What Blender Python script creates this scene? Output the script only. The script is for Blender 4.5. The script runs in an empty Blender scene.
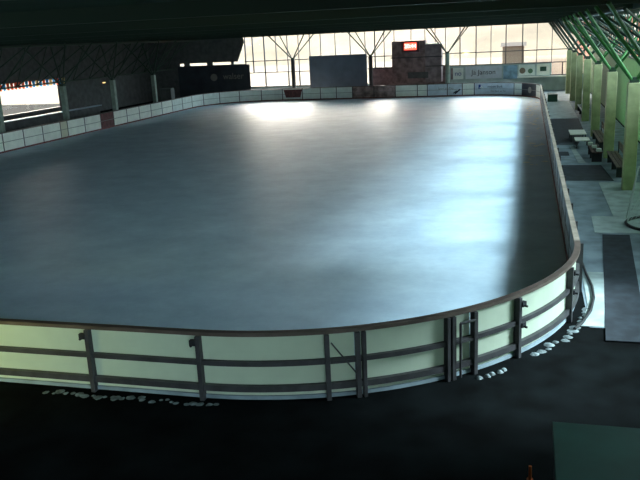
import bpy, bmesh, math, random
from mathutils import Vector, Matrix
random.seed(7)
S = bpy.context.scene
COL = S.collection

# ---------------------------------------------------------------- camera
cam_d = bpy.data.cameras.new('camera'); cam = bpy.data.objects.new('camera', cam_d); COL.objects.link(cam)
Rv = Vector((0.9664774, 0.25271283, -0.04536147)); Uv = Vector((-0.02167045, 0.25633383, 0.96634536)); Fv = Vector((-0.25583555, 0.93296795, -0.25321726))
M = Matrix((( Rv.x, Uv.x, -Fv.x, 28.8525), (Rv.y, Uv.y, -Fv.y, -10.4412), (Rv.z, Uv.z, -Fv.z, 5.5083), (0, 0, 0, 1)))
cam.matrix_world = M
cam_d.sensor_width = 36; cam_d.lens = 767.6 / 640 * 36; cam_d.clip_end = 800
S.camera = cam
# ---------------------------------------------------------------- view
S.view_settings.view_transform = 'Standard'; S.view_settings.look = 'None'
S.view_settings.gamma = 1; S.view_settings.use_curve_mapping = False
S.view_settings.exposure = 0.0
# ---------------------------------------------------------------- world: bright peach haze at the far horizon, cooler behind
w = bpy.data.worlds.new('sky'); S.world = w; w.use_nodes = True
nt = w.node_tree; nt.nodes.clear()
wo = nt.nodes.new('ShaderNodeOutputWorld'); bg = nt.nodes.new('ShaderNodeBackground')
tc = nt.nodes.new('ShaderNodeTexCoord'); sp = nt.nodes.new('ShaderNodeSeparateXYZ'); nt.links.new(tc.outputs['Generated'], sp.inputs[0])
def wmap(axis, a, b, c=0, d=1):
    m = nt.nodes.new('ShaderNodeMapRange'); m.interpolation_type = 'SMOOTHSTEP'
    m.inputs[1].default_value = a; m.inputs[2].default_value = b; m.inputs[3].default_value = c; m.inputs[4].default_value = d
    nt.links.new(sp.outputs[axis], m.inputs[0]); return m.outputs[0]
def wmul(*o):
    r = o[0]
    for q in o[1:]:
        m = nt.nodes.new('ShaderNodeMath'); m.operation = 'MULTIPLY'
        nt.links.new(r, m.inputs[0])
        if isinstance(q, float): m.inputs[1].default_value = q
        else: nt.links.new(q, m.inputs[1])
        r = m.outputs[0]
    return r
SKY_BASE, SKY_FAR, SKY_SIDE = 1.1, 36.0, 10.0
far_patch = wmul(wmap('X', -.12, -.03, 1, 0), wmap('X', -.95, -.45), wmap('Y', .3, .6), wmap('Z', .65, .95, 1, 0), wmap('Z', .06, .32, .30, 1.0), SKY_FAR)
side_patch = wmul(wmap('X', .15, .5), wmap('Z', .55, .9, 1, 0), SKY_SIDE)
def wcol(col, fac):
    v = nt.nodes.new('ShaderNodeVectorMath'); v.operation = 'SCALE'; v.inputs[0].default_value = col
    if isinstance(fac, float): v.inputs['Scale'].default_value = fac
    else: nt.links.new(fac, v.inputs['Scale'])
    return v.outputs[0]
def wadd(a, b):
    v = nt.nodes.new('ShaderNodeVectorMath'); v.operation = 'ADD'; nt.links.new(a, v.inputs[0]); nt.links.new(b, v.inputs[1]); return v.outputs[0]
base_f = wmul(wmap('Y', -.5, .0, .06, 1.0), SKY_BASE)
tot = wadd(wadd(wcol((.55, .85, 1.0), base_f), wcol((1.0, .92, .80), far_patch)), wcol((.70, .93, 1.0), side_patch))
nt.links.new(tot, bg.inputs[0]); bg.inputs[1].default_value = 1.0
nt.links.new(bg.outputs[0], wo.inputs[0])
# ---------------------------------------------------------------- sun: low hazy sun beyond the far glazing
def sun(name, az_vec, elev, strength, angle, color):
    d = bpy.data.lights.new(name, 'SUN'); d.energy = strength; d.angle = math.radians(angle); d.color = color
    o = bpy.data.objects.new(name, d); COL.objects.link(o)
    v = Vector((az_vec[0], az_vec[1], 0)).normalized() * math.cos(math.radians(elev)) + Vector((0, 0, math.sin(math.radians(elev))))
    o.rotation_euler = (v).to_track_quat('Z', 'Y').to_euler(); o.location = (15, 90, 20)
    return o
sun('sun', (1.0, 0.18), 35.0, 14, 17, (.74, .94, 1.0))

# ================================================================= helpers
def tag(o, label=None, cat=None, group=None, kind=None):
    if label: o['label'] = label
    if cat: o['category'] = cat
    if group: o['group'] = group
    if kind: o['kind'] = kind
    return o
def mat(name, col, rough=.6, metal=0, noise=0, scale=4, emit=0, stretch=None, col2=None, bump=0):
    m = bpy.data.materials.new(name); m.use_nodes = True; n = m.node_tree; b = n.nodes['Principled BSDF']; b.inputs['Specular IOR Level'].default_value = .3
    b.inputs['Base Color'].default_value = (*col, 1); b.inputs['Roughness'].default_value = rough; b.inputs['Metallic'].default_value = metal
    if emit:
        b.inputs['Emission Color'].default_value = (*col, 1); b.inputs['Emission Strength'].default_value = emit
    if noise or col2:
        c = n.nodes.new('ShaderNodeTexCoord'); mp = n.nodes.new('ShaderNodeMapping'); t = n.nodes.new('ShaderNodeTexNoise'); r = n.nodes.new('ShaderNodeValToRGB')
        n.links.new(c.outputs['Object'], mp.inputs[0]); n.links.new(mp.outputs[0], t.inputs[0]); n.links.new(t.outputs[0], r.inputs[0])
        if stretch: mp.inputs['Scale'].default_value = stretch
        t.inputs['Scale'].default_value = scale; t.inputs['Detail'].default_value = 5
        lo = col2 if col2 else tuple(max(0, x * (1 - noise)) for x in col); hi = col if col2 else tuple(min(1, x * (1 + noise)) for x in col)
        r.color_ramp.elements[0].position = .35; r.color_ramp.elements[1].position = .65
        r.color_ramp.elements[0].color = (*lo, 1); r.color_ramp.elements[1].color = (*hi, 1)
        n.links.new(r.outputs[0], b.inputs['Base Color'])
        if bump:
            bp_ = n.nodes.new('ShaderNodeBump'); bp_.inputs['Strength'].default_value = bump
            n.links.new(t.outputs[0], bp_.inputs['Height']); n.links.new(bp_.outputs[0], b.inputs['Normal'])
    return m
def translucent(name, col, f=.6, rough=.4):
    m = mat(name, col, rough, noise=.05, scale=3); n = m.node_tree; b = n.nodes['Principled BSDF']
    t = n.nodes.new('ShaderNodeBsdfTranslucent'); t.inputs[0].default_value = (*col, 1); x = n.nodes.new('ShaderNodeMixShader'); x.inputs[0].default_value = f
    o = n.nodes['Material Output']; n.links.new(b.outputs[0], x.inputs[1]); n.links.new(t.outputs[0], x.inputs[2]); n.links.new(x.outputs[0], o.inputs[0])
    return m
def glass(name, tint=(1, 1, 1), refl=.06):
    m = bpy.data.materials.new(name); m.use_nodes = True; n = m.node_tree; n.nodes.clear()
    o = n.nodes.new('ShaderNodeOutputMaterial'); t = n.nodes.new('ShaderNodeBsdfTransparent'); g = n.nodes.new('ShaderNodeBsdfGlossy'); x = n.nodes.new('ShaderNodeMixShader')
    t.inputs[0].default_value = (*tint, 1); g.inputs['Roughness'].default_value = .05; x.inputs[0].default_value = refl
    n.links.new(t.outputs[0], x.inputs[1]); n.links.new(g.outputs[0], x.inputs[2]); n.links.new(x.outputs[0], o.inputs[0])
    return m

class MB:
    def __init__(s): s.v = []; s.f = []
    def quad(s, *p):
        i = len(s.v); s.v += [tuple(a) for a in p]; s.f.append(tuple(range(i, i + len(p)))); return s
    def box(s, x0, y0, z0, x1, y1, z1):
        i = len(s.v)
        s.v += [(x0,y0,z0),(x1,y0,z0),(x1,y1,z0),(x0,y1,z0),(x0,y0,z1),(x1,y0,z1),(x1,y1,z1),(x0,y1,z1)]
        s.f += [tuple(i + k for k in q) for q in ((0,3,2,1),(4,5,6,7),(0,1,5,4),(1,2,6,5),(2,3,7,6),(3,0,4,7))]; return s
    def obox(s, c, ux, uy, hx, hy, z0, z1):     # oriented box, centre c(x,y), unit dirs ux,uy
        i = len(s.v)
        for z in (z0, z1):
            for a, b in ((-1,-1),(1,-1),(1,1),(-1,1)):
                s.v.append((c[0]+ux[0]*hx*a+uy[0]*hy*b, c[1]+ux[1]*hx*a+uy[1]*hy*b, z))
        s.f += [tuple(i + k for k in q) for q in ((0,3,2,1),(4,5,6,7),(0,1,5,4),(1,2,6,5),(2,3,7,6),(3,0,4,7))]; return s
    def bar(s, p, q, r=.05, n=8, r2=None, cap=True):
        p = Vector(p); q = Vector(q); d = (q - p).normalized(); a = d.orthogonal().normalized(); b = d.cross(a); i = len(s.v)
        for c, rr in ((p, r), (q, r2 or r)):
            for k in range(n):
                t = 2 * math.pi * (k + .5) / n; s.v.append(tuple(c + a * math.cos(t) * rr + b * math.sin(t) * rr))
        for k in range(n): s.f.append((i + k, i + (k + 1) % n, i + n + (k + 1) % n, i + n + k))
        if cap: s.f.append(tuple(i + k for k in reversed(range(n)))); s.f.append(tuple(i + n + k for k in range(n)))
        return s
    def tube(s, pts, r, n=8):
        pts = [Vector(p) for p in pts]; i = len(s.v); a = None
        for k, p in enumerate(pts):
            d = (pts[min(k+1, len(pts)-1)] - pts[max(k-1, 0)]).normalized()
            a = (d.orthogonal() if a is None else (a - d * a.dot(d))).normalized(); b = d.cross(a)
            for j in range(n):
                t = 2 * math.pi * j / n; s.v.append(tuple(p + a * math.cos(t) * r + b * math.sin(t) * r))
        for k in range(len(pts) - 1):
            for j in range(n): s.f.append((i+k*n+j, i+k*n+(j+1)%n, i+(k+1)*n+(j+1)%n, i+(k+1)*n+j))
        s.f.append(tuple(i + j for j in reversed(range(n)))); s.f.append(tuple(i + (len(pts)-1)*n + j for j in range(n)))
        return s
    def sweep(s, fr, o0, o1, z0, z1):           # fr: list of (x,y,nx,ny); box section from offset o0..o1, z0..z1
        i = len(s.v)
        for (x, y, nx, ny) in fr:
            for o, z in ((o0, z0), (o1, z0), (o1, z1), (o0, z1)): s.v.append((x + nx*o, y + ny*o, z))
        for k in range(len(fr) - 1):
            for j in range(4): s.f.append((i+k*4+j, i+k*4+(j+1)%4, i+(k+1)*4+(j+1)%4, i+(k+1)*4+j))
        e = i + (len(fr)-1)*4; s.f += [(i+3, i+2, i+1, i), (e, e+1, e+2, e+3)]; return s
    def build(s, name, m, parent=None, bevel=0):
        me = bpy.data.meshes.new(name); me.from_pydata(s.v, [], s.f)
        bm = bmesh.new(); bm.from_mesh(me); bmesh.ops.recalc_face_normals(bm, faces=bm.faces); bm.to_mesh(me); bm.free()
        me.materials.append(m); o = bpy.data.objects.new(name, me); COL.objects.link(o)
        if parent: o.parent = parent; o.matrix_parent_inverse = Matrix.Translation(-Vector(parent.location)) if parent.type == 'EMPTY' else Matrix.Identity(4)
        if bevel:
            b = o.modifiers.new('bevel', 'BEVEL'); b.width = bevel; b.segments = 2
        return o
def empty(name, loc, label, cat, group=None, kind=None):
    o = bpy.data.objects.new(name, None); COL.objects.link(o); o.location = loc; o.empty_display_size = .2
    return tag(o, label, cat, group, kind)
def struct(o): o['kind'] = 'structure'; return o
def copy_tree(o, off, parent=None):
    c = o.copy(); COL.objects.link(c)
    if parent: c.parent = parent
    else: c.location = Vector(o.location) + Vector(off)
    for ch in list(o.children): copy_tree(ch, off, c)
    return c
def text(name, body, size, loc, rot, m, parent=None, ext=.004, sx=1):
    cu = bpy.data.curves.new(name, 'FONT'); cu.body = body; cu.size = size; cu.extrude = ext; cu.align_x = 'CENTER'; cu.align_y = 'CENTER'
    cu.materials.append(m); o = bpy.data.objects.new(name, cu); COL.objects.link(o)
    if parent:
        o.parent = parent
        if parent.type == 'EMPTY': o.matrix_parent_inverse = Matrix.Translation(-Vector(parent.location))
    o.location = loc; o.rotation_euler = rot; o.scale = (sx, 1, 1)
    dg = bpy.context.evaluated_depsgraph_get(); me = bpy.data.meshes.new_from_object(o.evaluated_get(dg))
    q = bpy.data.objects.new(name, me); COL.objects.link(q); q.parent = o.parent; q.matrix_parent_inverse = o.matrix_parent_inverse.copy()
    q.location = loc; q.rotation_euler = rot; q.scale = (sx, 1, 1); bpy.data.objects.remove(o); q.name = name
    return q

# ================================================================= materials
m_asph = mat('dark_asphalt', (.0030, .0045, .005), .95, noise=.6, scale=1.3, bump=.2); m_asph.node_tree.nodes['Principled BSDF'].inputs['Specular IOR Level'].default_value = .05  # near-black matte tone with mottled noise
m_walk = mat('walkway_concrete', (.20, .26, .30), .8, noise=.25, scale=1.5)
m_pale = mat('pale_paving', (.38, .46, .46), .8, noise=.2, scale=2)
m_rub = mat('black_rubber', (.022, .030, .040), .8, noise=.3, scale=3)
m_ceil = mat('dark_roof', (.012, .030, .017), .9, noise=.3, scale=.6, stretch=(.1, 3, 1))
m_beam = mat('beam_paint', (.020, .035, .025), .6)
m_strut = mat('dark_green_strut', (.03, .06, .04), .4)
m_gstrut = mat('green_strut', (.035, .14, .035), .4)
m_mull = mat('mullion_metal', (.05, .045, .05), .5)
m_conc = mat('column_concrete', (.46, .50, .27), .7, noise=.15, scale=3)
m_lcol = mat('painted_column', (.30, .38, .32), .6, noise=.15, scale=3)
m_dark = mat('dark_cladding', (.10, .105, .105), .8, noise=.2, scale=2)
m_brown = mat('brown_cladding', (.24, .16, .16), .8, noise=.35, scale=2.5)
m_fwall = mat('far_wall_paint', (.42, .52, .52), .8, noise=.15, scale=1.2)
m_white = mat('board_white', (.84, .86, .78), .35, noise=.06, scale=2)
m_offw = mat('board_offwhite', (.74, .80, .76), .4, noise=.08, scale=2)
m_kick = mat('kick_strip', (.16, .05, .045), .6, noise=.2, scale=3)
m_line = mat('seam_line', (.22, .22, .20), .6)
m_rail = mat('brown_rail', (.085, .065, .055), .5, noise=.2, scale=3)
m_steel = mat('frame_steel', (.055, .055, .060), .45, metal=.3, noise=.2, scale=5)
m_panel = translucent('milky_panel', (.64, .72, .60), .45)
m_grn = translucent('green_sheet', (.22, .33, .19), .5)
m_glass = glass('glass')
m_red = mat('red_brown_sign', (.13, .045, .045), .6, noise=.3, scale=4)
m_brd = mat('grey_sheet', (.15, .17, .22), .8, noise=.12, scale=1)
m_banner = mat('navy_banner', (.040, .046, .060), .7, noise=.2, scale=1)
m_ink = mat('dark_ink', (.02, .03, .05), .6)
m_blue = mat('blue_ink', (.02, .06, .25), .6)
m_grey = mat('ad_grey', (.60, .66, .72), .5, noise=.1, scale=2)
m_adb = mat('ad_brown', (.30, .21, .20), .6, noise=.5, scale=2.5)
m_wood = mat('bench_wood', (.20, .15, .11), .6, noise=.3, scale=4, stretch=(6, 1, 6))
m_teal = mat('teal_top', (.010, .075, .060), .6, noise=.12, scale=2)
m_brick = mat('red_brick', (.42, .15, .09), .9, noise=.5, scale=1.2)
m_snow = mat('outside_ground', (.15, .105, .070), .9, noise=.1, scale=.05)
m_hill = mat('hill_green', (.17, .12, .08), .9, noise=.2, scale=.05)
m_roofd = mat('house_roof', (.05, .035, .03), .9)
m_house = mat('house_wall', (.28, .22, .17), .9)
m_led = mat('led_face', (1.0, .10, .06), .4, emit=3.0)
m_ledt = mat('led_digits', (1.0, .75, .72), .4, emit=3)
m_net = mat('white_cord', (.5, .56, .56), .6)
m_hose = mat('black_hose', (.02, .022, .025), .5)
m_orange = mat('orange_paint', (.45, .10, .02), .5)
m_lblue = mat('counter_edge', (.40, .50, .60), .4)
m_cream = mat('cream_paint', (.62, .60, .45), .6)
m_pblue = translucent('pennant_blue', (.05, .35, .8)); m_pred = translucent('pennant_red', (.9, .10, .04)); m_pyel = translucent('pennant_yellow', (.9, .6, .2))

# ice: milky diffuse body under a rough sheen, scuffed
m_ice = bpy.data.materials.new('ice'); m_ice.use_nodes = True; n = m_ice.node_tree; b = n.nodes['Principled BSDF']
c = n.nodes.new('ShaderNodeTexCoord'); t1 = n.nodes.new('ShaderNodeTexNoise'); t1.inputs['Scale'].default_value = .6; t1.inputs['Detail'].default_value = 9; t1.inputs['Roughness'].default_value = .7
r1 = n.nodes.new('ShaderNodeValToRGB'); r1.color_ramp.elements[0].position = .3; r1.color_ramp.elements[1].position = .7
r1.color_ramp.elements[0].color = (.42, .58, .72, 1); r1.color_ramp.elements[1].color = (.66, .84, .96, 1)
n.links.new(c.outputs['Object'], t1.inputs[0]); n.links.new(t1.outputs[0], r1.inputs[0]); n.links.new(r1.outputs[0], b.inputs['Base Color'])
r2 = n.nodes.new('ShaderNodeMapRange'); r2.inputs[3].default_value = .38; r2.inputs[4].default_value = .50
n.links.new(t1.outputs[0], r2.inputs[0]); n.links.new(r2.outputs[0], b.inputs['Roughness'])
t2 = n.nodes.new('ShaderNodeTexNoise'); t2.inputs['Scale'].default_value = 2.2; t2.inputs['Detail'].default_value = 8; n.links.new(c.outputs['Object'], t2.inputs[0])
bu = n.nodes.new('ShaderNodeBump'); bu.inputs['Strength'].default_value = .12; bu.inputs['Distance'].default_value = .02
n.links.new(t2.outputs[0], bu.inputs['Height']); n.links.new(bu.outputs[0], b.inputs['Normal'])
b.inputs['IOR'].default_value = 1.33; b.inputs['Specular IOR Level'].default_value = .38

# ================================================================= rink geometry
W, L, R = 29.92, 59.82, 6.0
def frames(side, s0, s1, step=.35):
    """side near: s measured from x=0 along y=0 to the right, round the corner; loop: s from (30,6) along the right, far and left side"""
    out = []; k = max(1, int(math.ceil((s1 - s0) / step)))
    for i in range(k + 1):
        s = s0 + (s1 - s0) * i / k; a = math.pi / 2 * R
        if side == 'near':
            if s < W - R: out.append((s, 0, 0, -1))
            else:
                t = (s - (W - R)) / R; out.append((W - R + R * math.sin(t), R - R * math.cos(t), math.sin(t), -math.cos(t)))
        else:
            st = L - 2 * R; q = s
            if q <= st: out.append((W, R + q, 1, 0)); continue
            q -= st
            if q <= a: t = q / R; out.append((W - R + R * math.cos(t), L - R + R * math.sin(t), math.cos(t), math.sin(t))); continue
            q -= a
            if q <= W - 2 * R: out.append((W - R - q, L, 0, 1)); continue
            q -= W - 2 * R
            if q <= a: t = math.pi / 2 + q / R; out.append((R + R * math.cos(t), L - R + R * math.sin(t), math.cos(t), math.sin(t))); continue
            q -= a
            if q <= st: out.append((0, L - R - q, -1, 0)); continue
            q -= st; t = math.pi + q / R; out.append((R + R * math.cos(t), R + R * math.sin(t), math.cos(t), math.sin(t)))
    return out
def tmid(f): return ((-f[3], f[2]))

# floor & ice
outl = [(p[0], p[1]) for p in frames('loop', 0, 2 * (L - 2 * R) + (W - 2 * R) + 3 * math.pi / 2 * R, .5)]
outl += [(p[0], p[1]) for p in frames('near', R, W - R + math.pi / 2 * R, .5)][1:-1]
mb = MB(); mb.quad(*[(x, y, .02) for x, y in outl]); ice = mb.build('floor_ice', m_ice); struct(ice)
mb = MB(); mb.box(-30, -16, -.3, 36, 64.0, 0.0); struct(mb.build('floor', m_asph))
mb = MB(); mb.quad((30.1, 3.95, .012), (31.9, 3.95, .012), (34.1, 5, .012), (34.1, 63.9, .012), (30.1, 63.9, .012)); struct(mb.build('floor_walkway', m_walk))
mb = MB(); mb.box(-250, 64.3, -.4, 250, 400, -.25).box(-250, -60, -.4, -30.2, 64.3, -.25).box(36.2, -60, -.4, 250, 64.3, -.25); struct(mb.build('ground', m_snow))

# ================================================================= near barrier
fr_all = frames('near', 12, W - R + math.pi / 2 * R, .25)
near = empty('rink_barrier', (24, 0, 0), 'nearest curved rink barrier of milky white panels in a dark steel frame seen from outside', 'rink barrier')
mb = MB(); mb.sweep(fr_all, -.03, .09, 1.10, 1.16); mb.build('top_rail', m_rail, near)
mb = MB(); mb.sweep(fr_all, .02, .09, .60, .68); mb.build('middle_rail', m_steel, near)
mb = MB(); mb.sweep(fr_all, .02, .10, .17, .27); mb.build('bottom_rail', m_steel, near)
mb = MB(); mb.sweep(fr_all, .0, .05, .02, .08); mb.build('kick_strip', m_walk, near)
asin = math.asin
def s_of(x): return x if x < W - R else (W - R) + R * asin((x - (W - R)) / R)
ps = [12.2, 14.15, 16.1, 18.05, 20.03, 22.0, 23.95]
ps2 = [s_of(25.92), s_of(26.36), s_of(27.73), s_of(28.05), s_of(28.73), s_of(29.66)]
allp = ps + ps2 + [W - R + math.pi / 2 * R]
for k in range(len(allp) - 1):
    if k in (7, 9): continue                     # the two narrow gates
    mb = MB(); mb.sweep(frames('near', allp[k], allp[k+1], .2), -.005, .012, .08, 1.10); mb.build('panel', m_panel, near)
def post(mb, s, wd=.07):
    f = frames('near', s, s + .01)[0]; mb.obox((f[0] + f[2]*.08, f[1] + f[3]*.08), (-f[3], f[2]), (f[2], f[3]), wd/2, .06, 0, 1.10); return f
for k, s in enumerate(allp[:-1]):
    mb = MB(); f = post(mb, s, .075)
    if k in (8, 9): post(mb, s + (.10 if k == 8 else -.10), .06)
    p = mb.build('post', m_steel, near, .006)
    if k in (5, 6, 11, 12):
        for z in ((1.0,) if k < 7 else (.98, .60)):
            sgn = -1 if k < 7 else 1
            f = frames('near', s + sgn*.07, s + sgn*.07 + .01)[0]
            l = MB(); l.obox((f[0] + f[2]*.13, f[1] + f[3]*.13), (-f[3], f[2]), (f[2], f[3]), .05, .035, z - .05, z + .04)
            l.bar((f[0]+f[2]*.13, f[1]+f[3]*.13, z-.03), (f[0]+f[2]*.22, f[1]+f[3]*.22, z-.03), .02)
            lo = l.build('latch', m_hose, near)
# narrow gates
def gate(s0, s1, label, brace):
    f = frames('near', (s0+s1)/2, (s0+s1)/2 + .01)[0]
    g = empty('barrier_gate', (f[0], f[1], 0), label, 'gate')
    mb = MB(); mb.sweep(frames('near', s0+.04, s1-.04, .2), -.005, .012, .08, 1.09); mb.build('panel', m_panel, g)
    P = lambda s, z, o=.16: (lambda q: (q[0]+q[2]*o, q[1]+q[3]*o, z))(frames('near', s, s+.01)[0])
    if brace:
        mb = MB(); mb.bar(P(s0+.06, .98), P(s1-.05, .45), .012); mb.build('diagonal_brace', m_steel, g)
    else:
        mb = MB(); mb.bar(P(s0+.10, .04), P(s0+.10, .98), .022).bar(P(s0+.10, .98), P(s1-.04, .98), .022); mb.build('gate_frame', m_steel, g)
    mb = MB(); mb.sweep(frames('near', s0+.04, s1-.04, .2), .095, .12, .61, .66); mb.build('gate_rail', m_steel, g)
gate(ps2[0], ps2[1], 'narrow barrier gate with a thin diagonal brace in the nearest curved barrier', True)
gate(ps2[2], ps2[3], 'narrow barrier gate with an inner tube frame, nearer the curved rink corner', False)

# ================================================================= right, far, left barriers
ST = L - 2 * R; A = math.pi / 2 * R
def barrier(s0, s1, label, panels, posts_out=True, railm=m_rail):
    f = frames('loop', (s0+s1)/2, (s0+s1)/2+.01)[0]
    g = empty('rink_barrier', (f[0], f[1], 0), label, 'rink barrier')
    fr = frames('loop', s0, s1, .4)
    mb = MB(); mb.sweep(fr, -.03, .09, 1.10, 1.15); mb.build('top_rail', railm, g)
    mb = MB(); mb.sweep(fr, -.035, -.012, .02, .12); mb.build('kick_strip', m_kick, g)
    mb = MB(); mb.sweep(fr, -.022, -.012, .585, .615); mb.build('seam_strip', m_line, g)
    for (a, b_, m) in panels:
        mb = MB(); mb.sweep(frames('loop', a + .02, b_ - .02, .4), -.01, .02, .02, 1.10); p = mb.build('panel', m, g)
        if m is m_red: tag(p, 'dark red barrier panel')
        if m is m_banner: tag(p, 'dark barrier panel with a pale crest')
        mb = MB(); q = frames('loop', a, a+.01)[0]
        mb.obox((q[0]+q[2]*.07, q[1]+q[3]*.07), (-q[3], q[2]), (q[2], q[3]), .035, .09, 0, 1.10); mb.build('post', m_steel, g)
    return g
def mods(s0, s1, step, m):
    k = max(1, round((s1 - s0) / step)); return [(s0 + (s1-s0)*i/k, s0 + (s1-s0)*(i+1)/k, m) for i in range(k)]
barrier(0, ST + .0, 'long rink barrier beside the walkway with a worn beige top rail', mods(0, ST, 2, mat('shaded_panel', (.22, .25, .26), .5, noise=.3, scale=1.5)), railm=mat('worn_rail', (.24, .21, .17), .6, noise=.3, scale=3))  # shade of the inner face painted in as a darker panel grey
fp = [(ST, 49.77, m_white), (49.77, 52.04, m_banner), (52.04, 52.99, m_white), (52.99, 56.78, m_grey), (56.78, 57.83, m_white), (57.83, 59.15, m_grey), (59.15, 60.93, m_grey),
      (60.93, 61.83, m_white), (61.83, 63.83, m_white), (63.83, 65.8, m_adb), (65.8, 67.82, m_adb), (67.82, 69.34, m_offw), (69.34, 70.87, m_offw), (70.87, 72.62, m_offw),
      (72.62, 74.58, m_offw), (74.58, 76.63, m_offw), (76.63, 78.73, m_offw), (78.73, 80.75, m_offw), (80.75, 82.7, m_offw), (82.7, 84.65, m_offw)]
far = barrier(ST, ST + 2*A + W - 2*R, 'far rink barrier below the tall windows with advertising panels', [p for p in fp if p[1] > p[0]])
# red-brown trough sign hung on the far barrier
mb = MB(); x0, x1, y = 6.75, 8.55, L - .05
mb.v = [(x0+.2, y-.06, .30), (x1-.2, y-.06, .30), (x1, y-.06, 1.02), (x0, y-.06, 1.02), (x0+.2, y, .30), (x1-.2, y, .30), (x1, y, 1.02), (x0, y, 1.02)]
mb.f = [(0,1,2,3), (4,7,6,5), (0,4,5,1), (1,5,6,2), (2,6,7,3), (3,7,4,0)]
tag(mb.build('sign_board', m_red), 'small dark red tapered sign on the far barrier beneath the tall windows', 'sign')
lf = barrier(ST + 2*A + W - 2*R, ST + 2*A + W - 2*R + ST, 'long white rink barrier in front of the dark side wall, one dark red panel',
        mods(84.65, 88.7, 2, m_offw) + mods(88.7, 98.51, 2, m_white) + [(98.51, 100.32, m_red)] + mods(100.32, 104.47, 2, m_white) + [(104.47, 105.28, m_cream)] + mods(105.28, 132.3, 2, m_white))

# ads: bank panel with blue emblem, smaller adverts, crest
RX = (math.radians(90), 0, 0)
def on_arc(s, z, off=-.03):
    q = frames('loop', s, s+.01)[0]; return Vector((q[0]+q[2]*off, q[1]+q[3]*off, z)), math.atan2(-q[2], q[3])
mb = MB(); mb.box(24.75, 59.72, .58, 25.25, 59.745, .98); em = mb.build('blue_emblem', m_blue, far)
mb = MB(); mb.bar((24.85, 59.71, .66), (25.0, 59.71, .80), .035, 6).bar((25.15, 59.71, .66), (25.0, 59.71, .80), .035, 6); mb.build('emblem_mark', m_white, em)
p, a = on_arc(54.9, .80, -.05); text('lettering', 'Genossen Bank eg', .30, p, (RX[0], 0, a), m_ink, far, sx=.92)
p, a = on_arc(54.6, .40, -.05); text('lettering', 'Die Bank im Tal', .22, p, (RX[0], 0, a), m_grey if 0 else m_line, far)
p, a = on_arc(58.9, .66, -.05); text('lettering', 'Sport am Platz', .26, (21.9, 59.73, .72), RX, m_line, far, sx=.9)
mb = MB(); mb.bar((22.7, 59.74, .25), (23.15, 59.74, .62), .07, 6).bar((22.55, 59.74, .28), (22.85, 59.74, .5), .05, 6); mb.build('advert_motif', m_ink, far)
p, a = on_arc(50.9, .60, -.035); mb = MB(); mb.bar(p, p + Vector((math.sin(a)*.02, -math.cos(a)*.02, 0)), .26, 16); mb.build('crest', m_line, far)

# ================================================================= shell
# ceiling (corrugated deck) and cross beams
mb = MB()
for k in range(76):
    y0 = -12 + k; mb.quad((-9.3, y0, 6.30), (34.3, y0, 6.30), (34.3, y0 + .5, 6.38), (-9.3, y0 + .5, 6.38)); mb.quad((-9.3, y0 + .5, 6.38), (34.3, y0 + .5, 6.38), (34.3, y0 + 1, 6.30), (-9.3, y0 + 1, 6.30))
mb.box(-9.3, -12, 6.40, 34.3, 64.2, 6.6)
struct(mb.build('ceiling', m_ceil))
ys = [10.3 + 7.05 * k for k in range(-3, 8)]
bm0 = None
for k, y in enumerate(ys + [3.2 + 7.05 * 8]):
    if y > 61 : y = 61.65
for k in range(-3, 8):
    y = 10.3 + 7.05 * k
    if bm0 is None:
        mb = MB(); mb.box(-8.98, y - .09, 6.0, 34.1, y + .09, 6.29); bm0 = mb.build('roof_beam', m_beam); tag(bm0, 'dark horizontal roof beam crossing under the ceiling above the rink', 'beam', 'cross beams under the roof', 'thing'); y00 = y
    else:
        o = bm0.copy(); COL.objects.link(o); o.location = (0, y - y00, 0)
mb = MB(); mb.box(-9.2, 63.7, 5.97, 34.2, 63.95, 6.3); struct(mb.build('trim_1', m_beam))
for i, (x, yb) in enumerate(((-3, 0), (32.2, 0))):
    mb = MB(); mb.box(x - .08, -11, 5.98, x + .08, 63.6, 6.0 + .22); struct(mb.build('trim_%d' % (i + 2), m_beam))

# columns with four inclined struts
def column(x, y, h, r, mcol, mst, label, group=None, box=True):
    g = empty('hall_column', (x, y, 0), label, 'column', group, 'thing')
    mb = MB()
    if box: mb.box(x - r, y - r, 0, x + r, y + r, h - .12)
    else: mb.bar((x, y, 0), (x, y, h - .12), r, 14)
    mb.build('shaft', mcol, g, .02)
    mb = MB(); mb.box(x - r*.7, y - r*.7, h - .12, x + r*.7, y + r*.7, h + .06); mb.build('head_plate', m_strut, g)
    for a in (-1, 1):
        for b_ in (-1, 1):
            mb = MB(); mb.bar((x + a*.1, y + b_*.1, h), (x + a*1.72, y + b_*1.72, 6.0), .055, 8); mb.build('strut', mst, g)
    return g
for k, y in enumerate((10.3, 17.35, 24.4, 31.5, 38.6, 45.6, 52.7, 59.75)):
    lab = ['pale square column with inclined struts just past the netted tube frame', 'pale square column with green struts whose foot stands on the pale paving', 'pale square column with green struts behind the dark bench', 'pale square column beside the pair of pale tables',
           'fourth pale column along the walkway from the camera, past the pale tables', 'pale column on the walkway beyond the large dark patch', 'pale column on the walkway beside the dark green crate', 'pale column on the walkway closest to the tall windows'][k]
    column(32.3, y, 3.75, .20, m_conc, m_gstrut if k < 4 else m_strut, lab)
for k, y in enumerate((17.35, 24.4, 31.3, 38.6, 45.6, 52.7)):
    if y < 30: continue
    lab = {31.3: 'green-grey column before the bright opening, closest to the picture edge', 38.6: 'green-grey column behind the white barrier at the far jamb of the bright opening', 45.6: 'green-grey column behind the barrier just beyond the dark red panel',
           52.7: 'dim column behind the barrier beside the small grey cabinet'}[y]
    column(-3.0, y, 3.2, .17, m_lcol, m_strut, lab)
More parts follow.
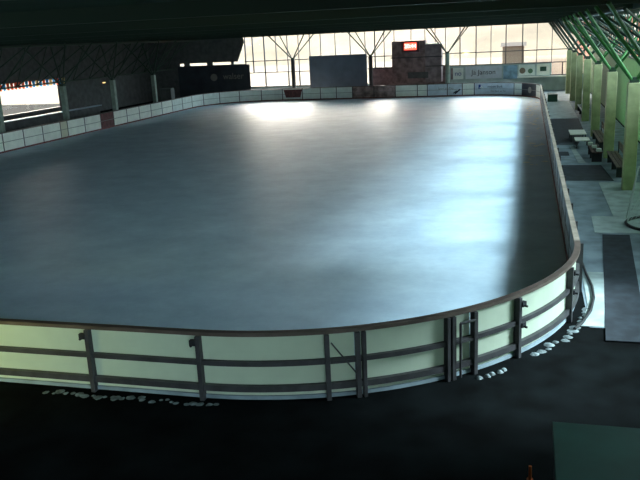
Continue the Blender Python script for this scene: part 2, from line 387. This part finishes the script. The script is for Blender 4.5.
for x, lab in ((7.2, 'dark round column with four struts before the glazing between banner and grey screen'), (14.75, 'dark round column with four struts at the edge of the grey screen'), (21.85, 'grey-green round column with four struts beside the brown scorer booth')):
    column(x, 61.7, 3.84, .19, m_lcol if x > 20 else m_mull, m_strut, lab, box=False)

# inclined lattice girders along both long sides
def lattice(name, xb, zb, xt, zt, y0, y1, m, lab, st=1.76, r=.04):
    g = empty(name, (xb, y0, zb), lab, 'truss')
    mb = MB(); mb.bar((xb, y0, zb), (xb, y1, zb), r*1.4, 6).bar((xt, y0, zt), (xt, y1, zt), r*1.4, 6); mb.build('chord', m, g)
    mb = MB(); k = int((y1 - y0) / st)
    for i in range(k):
        y = y0 + i * st; mb.bar((xb, y, zb), (xt, y + st, zt), r, 6).bar((xb, y + st, zb), (xt, y, zt), r, 6)
    mb.build('diagonal_bars', m, g)
lattice('lattice_truss', 33.9, 3.9, 31.2, 5.9, 11, 63.2, m_strut, 'dark green inclined lattice truss above the walkway columns', 3.5, .04)
lattice('lattice_truss', -5.2, 3.25, -2.4, 5.9, 20, 62.3, m_strut, 'dark inclined lattice truss above the bright opening, before the grey wall', 2.35, .045)

# left wall with the opening
mb = MB(); X = -9
mb.box(X-.2, -12, 0, X, 38.9, 3.3).box(X-.2, 38.9, 0, X, 47.4, .95).box(X-.2, 47.4, 0, X, 64.2, 3.3).box(X-.2, -12, 3.3, X, 64.2, 6.5)
struct(mb.build('wall_left', m_dark))
w_ = struct(MB().box(X-.12, 39.0, .98, X-.08, 47.3, 3.28).build('window_2', m_glass))
mb = MB(); mb.box(X-.14, 38.9, .95, X, 39.02, 3.3).box(X-.14, 47.28, .95, X, 47.4, 3.3).box(X-.14, 38.9, .93, X+.05, 47.4, 1.0); f_ = mb.build('window_frame', m_mull, w_)

# far wall
Y = 64
mb = MB(); mb.box(14.3, Y, 0, 21.8, Y+.2, 2.60); struct(mb.build('wall_far_brown', m_brown))
mb = MB(); mb.box(21.8, Y, 0, 31.0, Y+.2, 2.48).box(31.0, Y, 0, 36, Y+.2, 1.35).box(1.6, Y, 0, 14.3, Y+.2, 1.12); struct(mb.build('wall_far', m_fwall))
mb = MB(); mb.box(-9.2, Y, 0, 1.5, Y+.2, 3.42).box(-9.2, Y, 3.68, -1.0, Y+.2, 6.3).box(-9.2, Y, 3.42, -5.6, Y+.2, 3.68).box(-5.1, Y, 3.42, -4.5, Y+.2, 3.68).box(-2.6, Y, 3.42, -2.0, Y+.2, 3.68).box(.0, Y, 3.42, .3, Y+.2, 3.68)
mb.v += [(-1.0, Y, 3.68), (.75, Y, 3.68), (1.55, Y, 5.5), (1.45, Y, 6.3), (-1.0, Y, 6.3)]; i = len(mb.v) - 5; mb.f.append((i, i+1, i+2, i+3, i+4))
struct(mb.build('wall_far_dark', m_dark))
win = struct(MB().box(1.5, Y+.08, 1.1, 34, Y+.1, 6.0).build('window_1', m_glass))
mull = [1.6, 2.4, 3.6, 4.83, 6.01, 7.15, 8.3, 9.4, 10.86, 12.34, 13.81, 14.75, 15.65, 16.62, 18.23, 19.54, 20.5, 21.45, 22.79, 24.25, 25.6, 26.94, 28.41, 29.68, 30.98, 32.4, 33.8]
mb = MB()
for x in mull:
    wd = .045 if x in (1.6, 2.4, 3.6, 14.75, 26.94, 24.25, 22.79, 28.41) else .028
    mb.box(x - wd, Y-.02, 2.5, x + wd, Y + .16, 6.0)
for x in (1.6, 3.6, 6.01, 7.15, 8.3): mb.box(x - .045, Y-.02, 1.1, x + .045, Y + .16, 2.5)
mb.box(1.5, Y-.02, 3.60, 34, Y+.16, 3.68).box(1.5, Y-.02, 2.47, 34, Y+.16, 2.55).box(1.5, Y-.02, 1.08, 9, Y+.16, 1.16).box(30.9, Y-.02, 1.35, 34, Y+.16, 1.43)
mb.box(31.9, Y-.02, 1.35, 32.0, Y+.16, 2.5).box(33, Y-.02, 1.35, 33.1, Y+.16, 2.5)
mb.build('window_frame', m_mull, win)
# ledge and signs
mb = MB(); mb.box(28.0, Y-.45, 1.22, 33.0, Y, 1.32); tag(mb.build('wall_ledge', m_white), 'long white ledge under the small signs on the far wall', 'ledge')
def wall_sign(x0, x1, z0, z1, m, label, txt=None, tm=None, ts=.4, extra=None):
    o = MB().box(x0, Y-.07, z0, x1, Y-.01, z1).build('wall_sign', m); tag(o, label, 'sign', 'signs on the far wall')
    if txt: text('lettering', txt, ts, ((x0+x1)/2, Y-.09, (z0+z1)/2), RX, tm or m_ink, o)
    return o
wall_sign(22.15, 23.1, 1.25, 2.3, m_offw, 'pale square sign with dark figures at the end of the long name sign', 'no', m_blue, .6)
wall_sign(21.98, 22.12, 1.25, 2.3, m_brown, 'thin brown upright sign beside the grey-green round column')
wall_sign(23.3, 26.6, 1.25, 2.38, m_grey, 'long grey sign with dark name lettering on the far wall', 'Ja Janson', m_ink, .62)
wall_sign(26.75, 28.0, 1.15, 2.36, mat('sign_blue', (.25, .42, .55), .6, noise=.3, scale=2), 'pale blue sign between the name sign and the round emblem sign')
so = wall_sign(28.1, 29.55, 1.4, 2.38, m_offw, 'cream sign with a brown and green badge above the white ledge')
mb = MB(); mb.bar((28.45, Y-.08, 1.85), (28.45, Y-.10, 1.85), .27, 16); mb.build('badge', m_wood, so)
mb = MB(); mb.bar((29.15, Y-.08, 1.8), (29.15, Y-.10, 1.8), .22, 16); mb.build('badge', mat('badge_green', (.10, .20, .12), .6), so)
so = wall_sign(29.7, 30.85, 1.4, 2.40, m_white, 'white sign with a dark green square above the white ledge')
mb = MB(); mb.box(30.0, Y-.10, 1.75, 30.55, Y-.07, 2.15); mb.build('dark_square', mat('sq_green', (.02, .07, .05), .6), so)

# dark banner left of the glazing, with emblem and name
bn = MB().box(-5.8, 63.93, 0.0, 1.98, 63.985, 3.36).build('advertising_banner', m_banner); tag(bn, 'large dark banner with a faint round emblem and name beside the glazing', 'banner')
mb = MB(); mb.bar((-1.9, 63.91, 2.2), (-1.9, 63.87, 2.2), .36, 20); mb.build('round_emblem', m_line, bn)
text('lettering', 'walser', .85, (.2, 63.90, 2.25), RX, m_line, bn)
# big grey screen
bs = empty('grey_screen', (11.8, 61.2, 0), 'large dark grey rectangular screen standing before the far windows', 'screen')
MB().box(8.98, 61.15, 1.0, 14.5, 61.25, 3.98).build('sheet', m_brd, bs)
MB().box(9.3, 61.25, 0, 9.42, 61.37, 3.6).box(14.0, 61.25, 0, 14.12, 61.37, 3.6).box(11.7, 61.25, 0, 11.82, 61.37, 3.6).build('support_frame', m_mull, bs)
# brown scorer booth with clock
bo = empty('scorer_booth', (18.5, 63, 0), 'brown wooden booth under the red clock before the far windows', 'booth')
MB().box(16.62, 62.6, 1.15, 19.72, 63.8, 4.95).build('cabin', m_brown, bo)
MB().box(19.72, 62.7, 1.15, 21.2, 63.8, 4.55).build('side_cabin', mat('booth_greybrown', (.26, .20, .21), .8, noise=.3, scale=2), bo)
MB().box(19.72, 62.6, 4.55, 21.25, 63.85, 4.66).build('side_roof', m_white, bo)
MB().box(16.5, 62.5, 3.42, 21.3, 62.6, 3.50).box(14.6, 62.7, 2.55, 21.5, 62.78, 2.65).build('cross_trim', m_mull, bo)
MB().box(18.1, 62.55, 1.55, 20.0, 62.6, 2.1).build('counter_opening', m_dark, bo)
ck = empty('led_clock', (18.4, 62.3, 4.1), 'small glowing red digital clock on the brown booth', 'clock')
MB().box(17.6, 62.2, 3.95, 19.2, 62.595, 4.95).build('housing', m_red, ck)
MB().box(17.85, 62.17, 4.15, 18.98, 62.2, 4.78).build('display', m_led, ck)
text('digits', '20:44', .50, (18.42, 62.15, 4.47), RX, m_ledt, ck, ext=.01)

# right wall: green translucent sheets below, glazing above, brick building outside
mb = MB(); X = 34.2
k = 0; y = -12.0
while y < 64:
    mb.box(X, y, 0, X + (.04 if k % 2 else .10), y + .55, 2.3 if .6 < y < 6.6 else 3.75); y += .58; k += 1  # unseen gap in the sheets, added to let sun onto the corner panels
rw = struct(mb.build('wall_right', m_grn))
mb = MB(); mb.box(X, -12, 3.75, X+.12, 64, 3.87)
y = -12.0
mb.box(X, -12, 3.86, X + .12, .6, 6.29); mb.box(X, .6, 4.95, X + .12, 9.6, 6.29)  # unseen solid stretch, added to keep the sun off the near ice
while y < 64: mb.box(X, y, 3.8, X + .1, y + .08, 6.2); y += 1.41
mb.box(X, -12, 4.95, X+.1, 64, 5.02)
w3 = struct(MB().box(X+.04, -12, 3.8, X+.05, 64, 6.2).build('window_3', m_glass)); mb.build('window_frame', m_strut, w3)
bb = empty('brick_building', (38, 80, 0), 'red brick building outside, seen between the green struts', 'building')
MB().box(38, 40, -.3, 50, 150, 6.2).build('wall', m_brick, bb)
m_pp = mat('pale_pane', (.5, .45, .42), .3)
for k in range(16):
    y = 44 + k * 6.2; MB().box(37.9, y, 4.0, 38.0, y + 1.8, 5.6).build('window', m_pp, bb)
MB().quad((37.5, 39.5, 6.2), (50.5, 39.5, 6.2), (44, 39.5, 7.2)).quad((37.5, 150.5, 6.2), (50.5, 150.5, 6.2), (44, 150.5, 7.2)).quad((37.5, 39.5, 6.2), (44, 39.5, 7.2), (44, 150.5, 7.2), (37.5, 150.5, 6.2)).quad((50.5, 39.5, 6.2), (44, 39.5, 7.2), (44, 150.5, 7.2), (50.5, 150.5, 6.2)).build('roof', m_roofd, bb)

# outside beyond the far windows
mb = MB(); N = 40
pts = [(-160 + 320 * i / N, 230 + 12*math.sin(i*.7), 17 + 4*math.exp(-((i - 27)/3.0)**2) + 2*math.sin(i*.9)) for i in range(N+1)]
for i in range(N):
    a, b_ = pts[i], pts[i+1]; mb.quad((a[0], 170, -.3), (b_[0], 170, -.3), (b_[0], b_[1], b_[2]*.55), (a[0], a[1], a[2]*.55)); mb.quad((a[0], a[1], a[2]*.55), (b_[0], b_[1], b_[2]*.55), (b_[0], 300, -.3), (a[0], 300, -.3))
struct(mb.build('hills', m_hill))
hs = empty('house', (27, 112, 0), 'low pale house with a thin dark roof beyond the far windows', 'house')
MB().box(25.3, 109, -.3, 28.4, 115, 3.2).build('wall', m_house, hs)
MB().quad((25, 108.6, 3.2), (28.7, 108.6, 3.2), (28.7, 112, 3.7), (25, 112, 3.7)).quad((25, 115.4, 3.2), (28.7, 115.4, 3.2), (28.7, 112, 3.7), (25, 112, 3.7)).quad((25, 108.6, 3.18), (28.7, 108.6, 3.18), (28.7, 115.4, 3.18), (25, 115.4, 3.18)).build('roof', m_roofd, hs)

# ================================================================= things on the walkway
def flat(name, pts, h, m, label, cat, group=None):
    mb = MB(); i = len(pts)
    mb.v = [(x, y, .013) for x, y in pts] + [(x, y, .013 + h) for x, y in pts]
    mb.f = [tuple(reversed(range(i))), tuple(range(i, 2*i))] + [(k, (k+1) % i, i + (k+1) % i, i + k) for k in range(i)]
    return tag(mb.build(name, m), label, cat, group)
flat('floor_patch', [(30.93, 11.0), (31.62, 11.0), (31.05, 3.3), (30.33, 3.3)], .015, m_rub, 'long dark rubber mat on the walkway nearest the curved rink corner', 'mat')
flat('floor_patch', [(30.2, 19.0), (32.0, 19.0), (31.85, 22.4), (30.2, 22.4)], .015, m_rub, 'dark rubber mat across the walkway in front of the dark bench', 'mat')
flat('floor_patch', [(30.2, 28.4), (31.3, 28.4), (31.9, 33.0), (32.0, 39.8), (30.2, 39.8)], .015, m_rub, 'large dark floor patch on the walkway around the pale tables', 'mat')  # thin dark patch laid flat on the walkway
flat('floor_patch', [(30.25, 25.0), (30.75, 25.0), (30.75, 26.1), (30.25, 26.1)], .015, m_rub, 'small dark rubber mat against the barrier, beyond the bench mat', 'mat')
flat('paving_slab', [(30.18, 7.5), (30.70, 7.5), (30.36, 3.98), (29.95, 3.98), (30.15, 5.2)], .012, m_pale, 'pale paving slab beside the curved barrier corner', 'paving')
flat('paving_slab', [(31.45, 18.6), (32.9, 18.6), (33.4, 11.2), (30.75, 11.2), (30.80, 13.2), (31.42, 13.2)], .012, m_pale, 'large pale paved area around the foot of the nearest walkway column', 'paving')
flat('paving_slab', [(30.3, 52), (32.0, 52), (32.0, 40.2), (30.3, 40.2)], .012, m_pale, 'pale paved area beyond the large dark patch', 'paving')
flat('paving_slab', [(30.9, 27.9), (31.05, 28.1), (31.3, 23), (31.0, 23)], .012, m_pale, 'thin pale paving strip beside the small mat', 'paving')

def bench(x, y0, y1, m, label, facing=-1, back=True, h=.45):
    g = empty('bench', (x, (y0+y1)/2, 0), label, 'bench')
    mb = MB()
    for i in range(3): mb.box(x - .22 + i*.15, y0, h-.04, x - .22 + i*.15 + .12, y1, h)
    mb.build('seat', m, g)
    for y in (y0 + .3, (y0+y1)/2, y1 - .3): MB().box(x - .2, y - .03, .013, x + .2, y + .03, h-.04).build('leg', m_steel, g)
    if back:
        mb = MB()
        for z in (.6, .76): mb.box(x + .23, y0, z, x + .27, y1, z + .11)
        mb.build('backrest', m, g)
        mb = MB()
        for y in (y0 + .3, y1 - .3): mb.box(x + .2, y - .03, .3, x + .235, y + .03, .88)
        mb.build('back_support', m_steel, g)
    return g
bench(32.35, 19.4, 23.4, m_wood, 'long dark slatted bench before the column, nearest on the walkway')
m_dwood = mat('dark_bench_wood', (.09, .05, .045), .7, noise=.3, scale=5)
bench(31.75, 23.0, 25.6, m_dwood, 'low dark brown bench without backrest holding small pale boxes', back=False)
bench(32.3, 26.2, 30.6, m_wood, 'slatted bench between two walkway columns beside the pale tables')
bench(32.4, 40.2, 44.8, mat('pale_bench', (.35, .38, .36), .6), 'pale slatted bench beyond the large dark patch')
for k, (x, y) in enumerate(((31.62, 25.2), (31.72, 24.3), (31.82, 23.3))):
    mb = MB(); mb.box(x-.1, y-.13, .452, x+.1, y+.13, .57); o = mb.build('small_box', m_offw, None, .01)
    tag(o, ('small pale box on the dark brown bench, farthest of three', 'small pale box on the dark brown bench, middle of three', 'small pale box on the dark brown bench, nearest of three')[k], 'box', 'small boxes on the brown bench')
def table(x0, y0, x1, y1, h, label):
    g = empty('low_table', ((x0+x1)/2, (y0+y1)/2, 0), label, 'table', 'pale low tables')
    MB().box(x0, y0, h-.05, x1, y1, h).build('tabletop', m_white, g, .008)
    for x in (x0+.06, x1-.06):
        for y in (y0+.06, y1-.06): MB().box(x-.03, y-.03, .028, x+.03, y+.03, h-.05).build('leg', m_steel, g)
table(31.10, 27.0, 31.75, 28.1, .42, 'low pale table on the walkway, nearer of the pair')
table(30.98, 29.3, 31.75, 31.0, .42, 'low pale table on the walkway, farther of the pair')
# dark green crate by the far corner
g = empty('crate', (30.75, 53, 0), 'dark green crate on the walkway at the far rink corner', 'crate')
mb = MB(); mb.box(30.45, 51.8, .03, 31.15, 53.8, .08).box(30.45, 51.8, .08, 30.5, 53.8, .55).box(31.1, 51.8, .08, 31.15, 53.8, .55).box(30.5, 51.8, .08, 31.1, 51.85, .55).box(30.5, 53.75, .08, 31.1, 53.8, .55); mb.build('bin', mat('dark_green_plastic', (.02, .07, .045), .5), g)
MB().box(30.44, 51.79, .55, 31.16, 52.9, .59).build('lid', m_strut, g)
# netted tube frame (curved base)
g = empty('goal_frame', (32.1, 12, 0), 'tubular frame with a curved black base and netting on the pale paving', 'goal frame')
base = [(32.55 + .88*math.cos(t), 12.2 + .95*math.sin(t), .05) for t in [math.pi*(.55 + .9*k/14) for k in range(15)]]
MB().tube(base, .045, 8).build('curved_base', m_hose, g)
MB().bar((31.75, 12.9, .05), (32.0, 12.9, 1.55), .02).bar((32.0, 12.9, 1.55), (33.1, 12.9, 1.55), .02).bar((31.7, 12.2, .05), (32.0, 12.9, 1.55), .012).build('tube', m_net, g)
mb = MB()
for k in range(1, 14):
    p = base[k]; q = (32.0 + .08*k, 12.9, 1.5); mb.bar(p, q, .004, 4)
for z in (.3, .6, .9, 1.2):
    f = z / 1.5; mb.tube([((1-f)*p[0] + f*(32.0+.08*k), (1-f)*p[1] + f*12.9, z) for k, p in enumerate(base[:14])], .004, 4)
MBn = mb.build('net', m_net, g)
# black hose curled by the barrier corner
hp = [(30.17, 9.2), (30.22, 8.36), (30.26, 7.3), (30.32, 6.4), (30.30, 5.6), (30.18, 4.8), (29.98, 4.1), (29.82, 3.75)]
sm = []
for i in range(len(hp)-1):
    for k in range(5):
        f = k/5; sm.append((hp[i][0]*(1-f)+hp[i+1][0]*f, hp[i][1]*(1-f)+hp[i+1][1]*f, .045))
tag(MB().tube(sm + [(*hp[-1], .045)], .03, 8).build('hose', m_hose), 'black hose lying around the outside of the curved barrier corner', 'hose')
# grey slush heap by barrier corner
random.seed(3)
def slush(pts, label, name='slush_pile'):
    mb = MB()
    for (x, y, r, h) in pts:
        n_ = 9; i = len(mb.v); mb.v.append((x, y, h))
        for ring, (rr, hh) in enumerate(((.55, .7), (1, 0.0))):
            for k in range(n_):
                a = 2*math.pi*k/n_; q = r*rr*(1+random.uniform(-.2, .2)); mb.v.append((x+q*math.cos(a), y+q*math.sin(a), max(.004, h*hh)))
        for k in range(n_):
            mb.f.append((i, i+1+k, i+1+(k+1) % n_)); mb.f.append((i+1+k, i+1+n_+k, i+1+n_+(k+1) % n_, i+1+(k+1) % n_))
    return tag(mb.build(name, mat(name, (.16, .20, .21), .7, noise=.5, scale=8)), label, 'slush', None, 'stuff')
pts = []
for k in range(16):
    s = ps2[4] + .3 + k*.17; f = frames('near', s, s+.01)[0]; q = random.uniform(.2, .34); pts.append((f[0]+f[2]*q, f[1]+f[3]*q, random.uniform(.05, .12), .03))
for k in range(5):
    s = ps2[3] - .05 + k*.13; f = frames('near', s, s+.01)[0]; pts.append((f[0]+f[2]*(.28+.04*(k % 2)), f[1]+f[3]*.3, .06, .05))
for k in range(26):
    s = 21.2 + k*.12; pts.append((s + random.uniform(-.04, .04), -.18 - random.uniform(0, .12), random.uniform(.03, .09), .02))
slush(pts, 'dirty ice slush scattered along the outer foot of the nearest barrier')

# teal-topped cabinet, bottom of view
g = empty('cabinet', (29.9, -3.2, 0), 'dark cabinet with a flat teal top close to the camera', 'cabinet')
MB().box(29.27, -5.0, 0, 31.4, -1.85, .95).build('body', m_rub, g)
MB().box(29.23, -5.05, .95, 31.45, -1.8, 1.0).build('top', m_teal, g, .01)
mb = MB(); mb.bar((29.0, -1.5, 0), (29.0, -1.5, .2), .02, 10).bar((29.0, -1.5, 0), (29.0, -1.5, .02), .04, 12); tag(mb.build('marker_post', m_orange), 'short orange marker post on the dark floor beside the teal-topped cabinet', 'post')

# ================================================================= left side fittings
g = empty('counter_rail', (-5, 38, 0), 'long low counter with a pale blue top edge before the bright opening', 'counter')
MB().box(-5.3, 22, 1.02, -4.9, 46.8, 1.09).build('countertop', m_lblue, g)
MB().box(-5.2, 22, 0.0, -5.1, 46.8, 1.02).build('front_panel', m_dark, g)
g = empty('cabinet', (-1.4, 52.4, 0), 'small grey cabinet behind the curved far end of the white barrier', 'cabinet')
MB().box(-2.0, 51.8, 0, -1.0, 52.5, 1.95).build('body', mat('cab_grey', (.10, .12, .12), .7), g, .01)
MB().box(-1.95, 51.78, .1, -1.52, 51.8, 1.85).build('door', m_dark, g); MB().box(-1.48, 51.78, .1, -1.05, 51.8, 1.85).build('door', m_dark, g)
# pennants across the top of the opening
g = empty('pennant_line', (-8.8, 39, 3.0), 'string of red, blue and yellow pennants across the top of the bright opening', 'pennants')
MB().bar((-8.75, 37.5, 3.36), (-8.75, 48, 3.36), .012).build('cord', m_hose, g)
random.seed(5)
for k in range(22):
    y = 37.8 + k*.46; wd = .42; mm = (m_pblue, m_pyel, m_pblue, m_pred)[k % 4] if not 5 <= k <= 9 else m_pred
    MB().quad((-8.75, y, 3.35), (-8.75, y+wd, 3.35), (-8.75, y+wd*.85, 2.80), (-8.75, y+wd*.15, 2.86)).build('pennant', mm, g)
for k, (y, z) in enumerate(((50.5, 3.0), (54.5, 2.5))):
    g = empty('wall_lamp', (-8.9, y, z), ('small warm wall lamp on the dark side wall, higher of two', 'small warm wall lamp on the dark side wall, lower of two')[k], 'lamp', 'wall lamps')
    MB().box(-9.0, y-.12, z-.06, -8.94, y+.12, z+.06).build('back_plate', m_mull, g)
    MB().bar((-8.94, y-.2, z), (-8.94, y+.2, z), .05, 10).build('lamp_tube', bpy.data.materials.get('warm_glow') or mat('warm_glow', (1, .65, .25), .5, emit=1.5), g)

# greenish lamp added out of view to tint the barrier panels
g = empty('added_lamp', (18.2, -4.2, 0), 'added lamp on a pole out of view throwing yellow-green light on the near barrier', 'lamp')
MB().bar((18.2, -4.2, 0), (18.2, -4.2, 1.9), .025).bar((18.2, -4.2, 0), (18.2, -4.2, .03), .25, 16).build('pole', m_steel, g)
MB().box(18.0, -4.3, 1.85, 18.4, -4.15, 2.1).build('lamp_head', m_steel, g)
d = bpy.data.lights.new('added_lamp_light', 'SPOT'); d.energy = 480; d.color = (1.0, 1.0, .22); d.spot_size = math.radians(80); d.spot_blend = 1; d.shadow_soft_size = .1
o = bpy.data.objects.new('added_lamp_light', d); COL.objects.link(o); o.location = (18.3, -4.1, 1.97); o.rotation_euler = Vector((-.30, -1, .22)).to_track_quat('Z', 'Y').to_euler()

pts = []
random.seed(11)
for k in range(70):
    y = random.uniform(22, 55); pts.append((random.uniform(28.9, 29.7), y, random.uniform(.04, .16), .03))
sl = slush(pts, 'white ice scrapings scattered on the shaded ice along the walkway side barrier', 'ice_scrapings')
sl.location.z = .02; sl.data.materials[0] = m_white
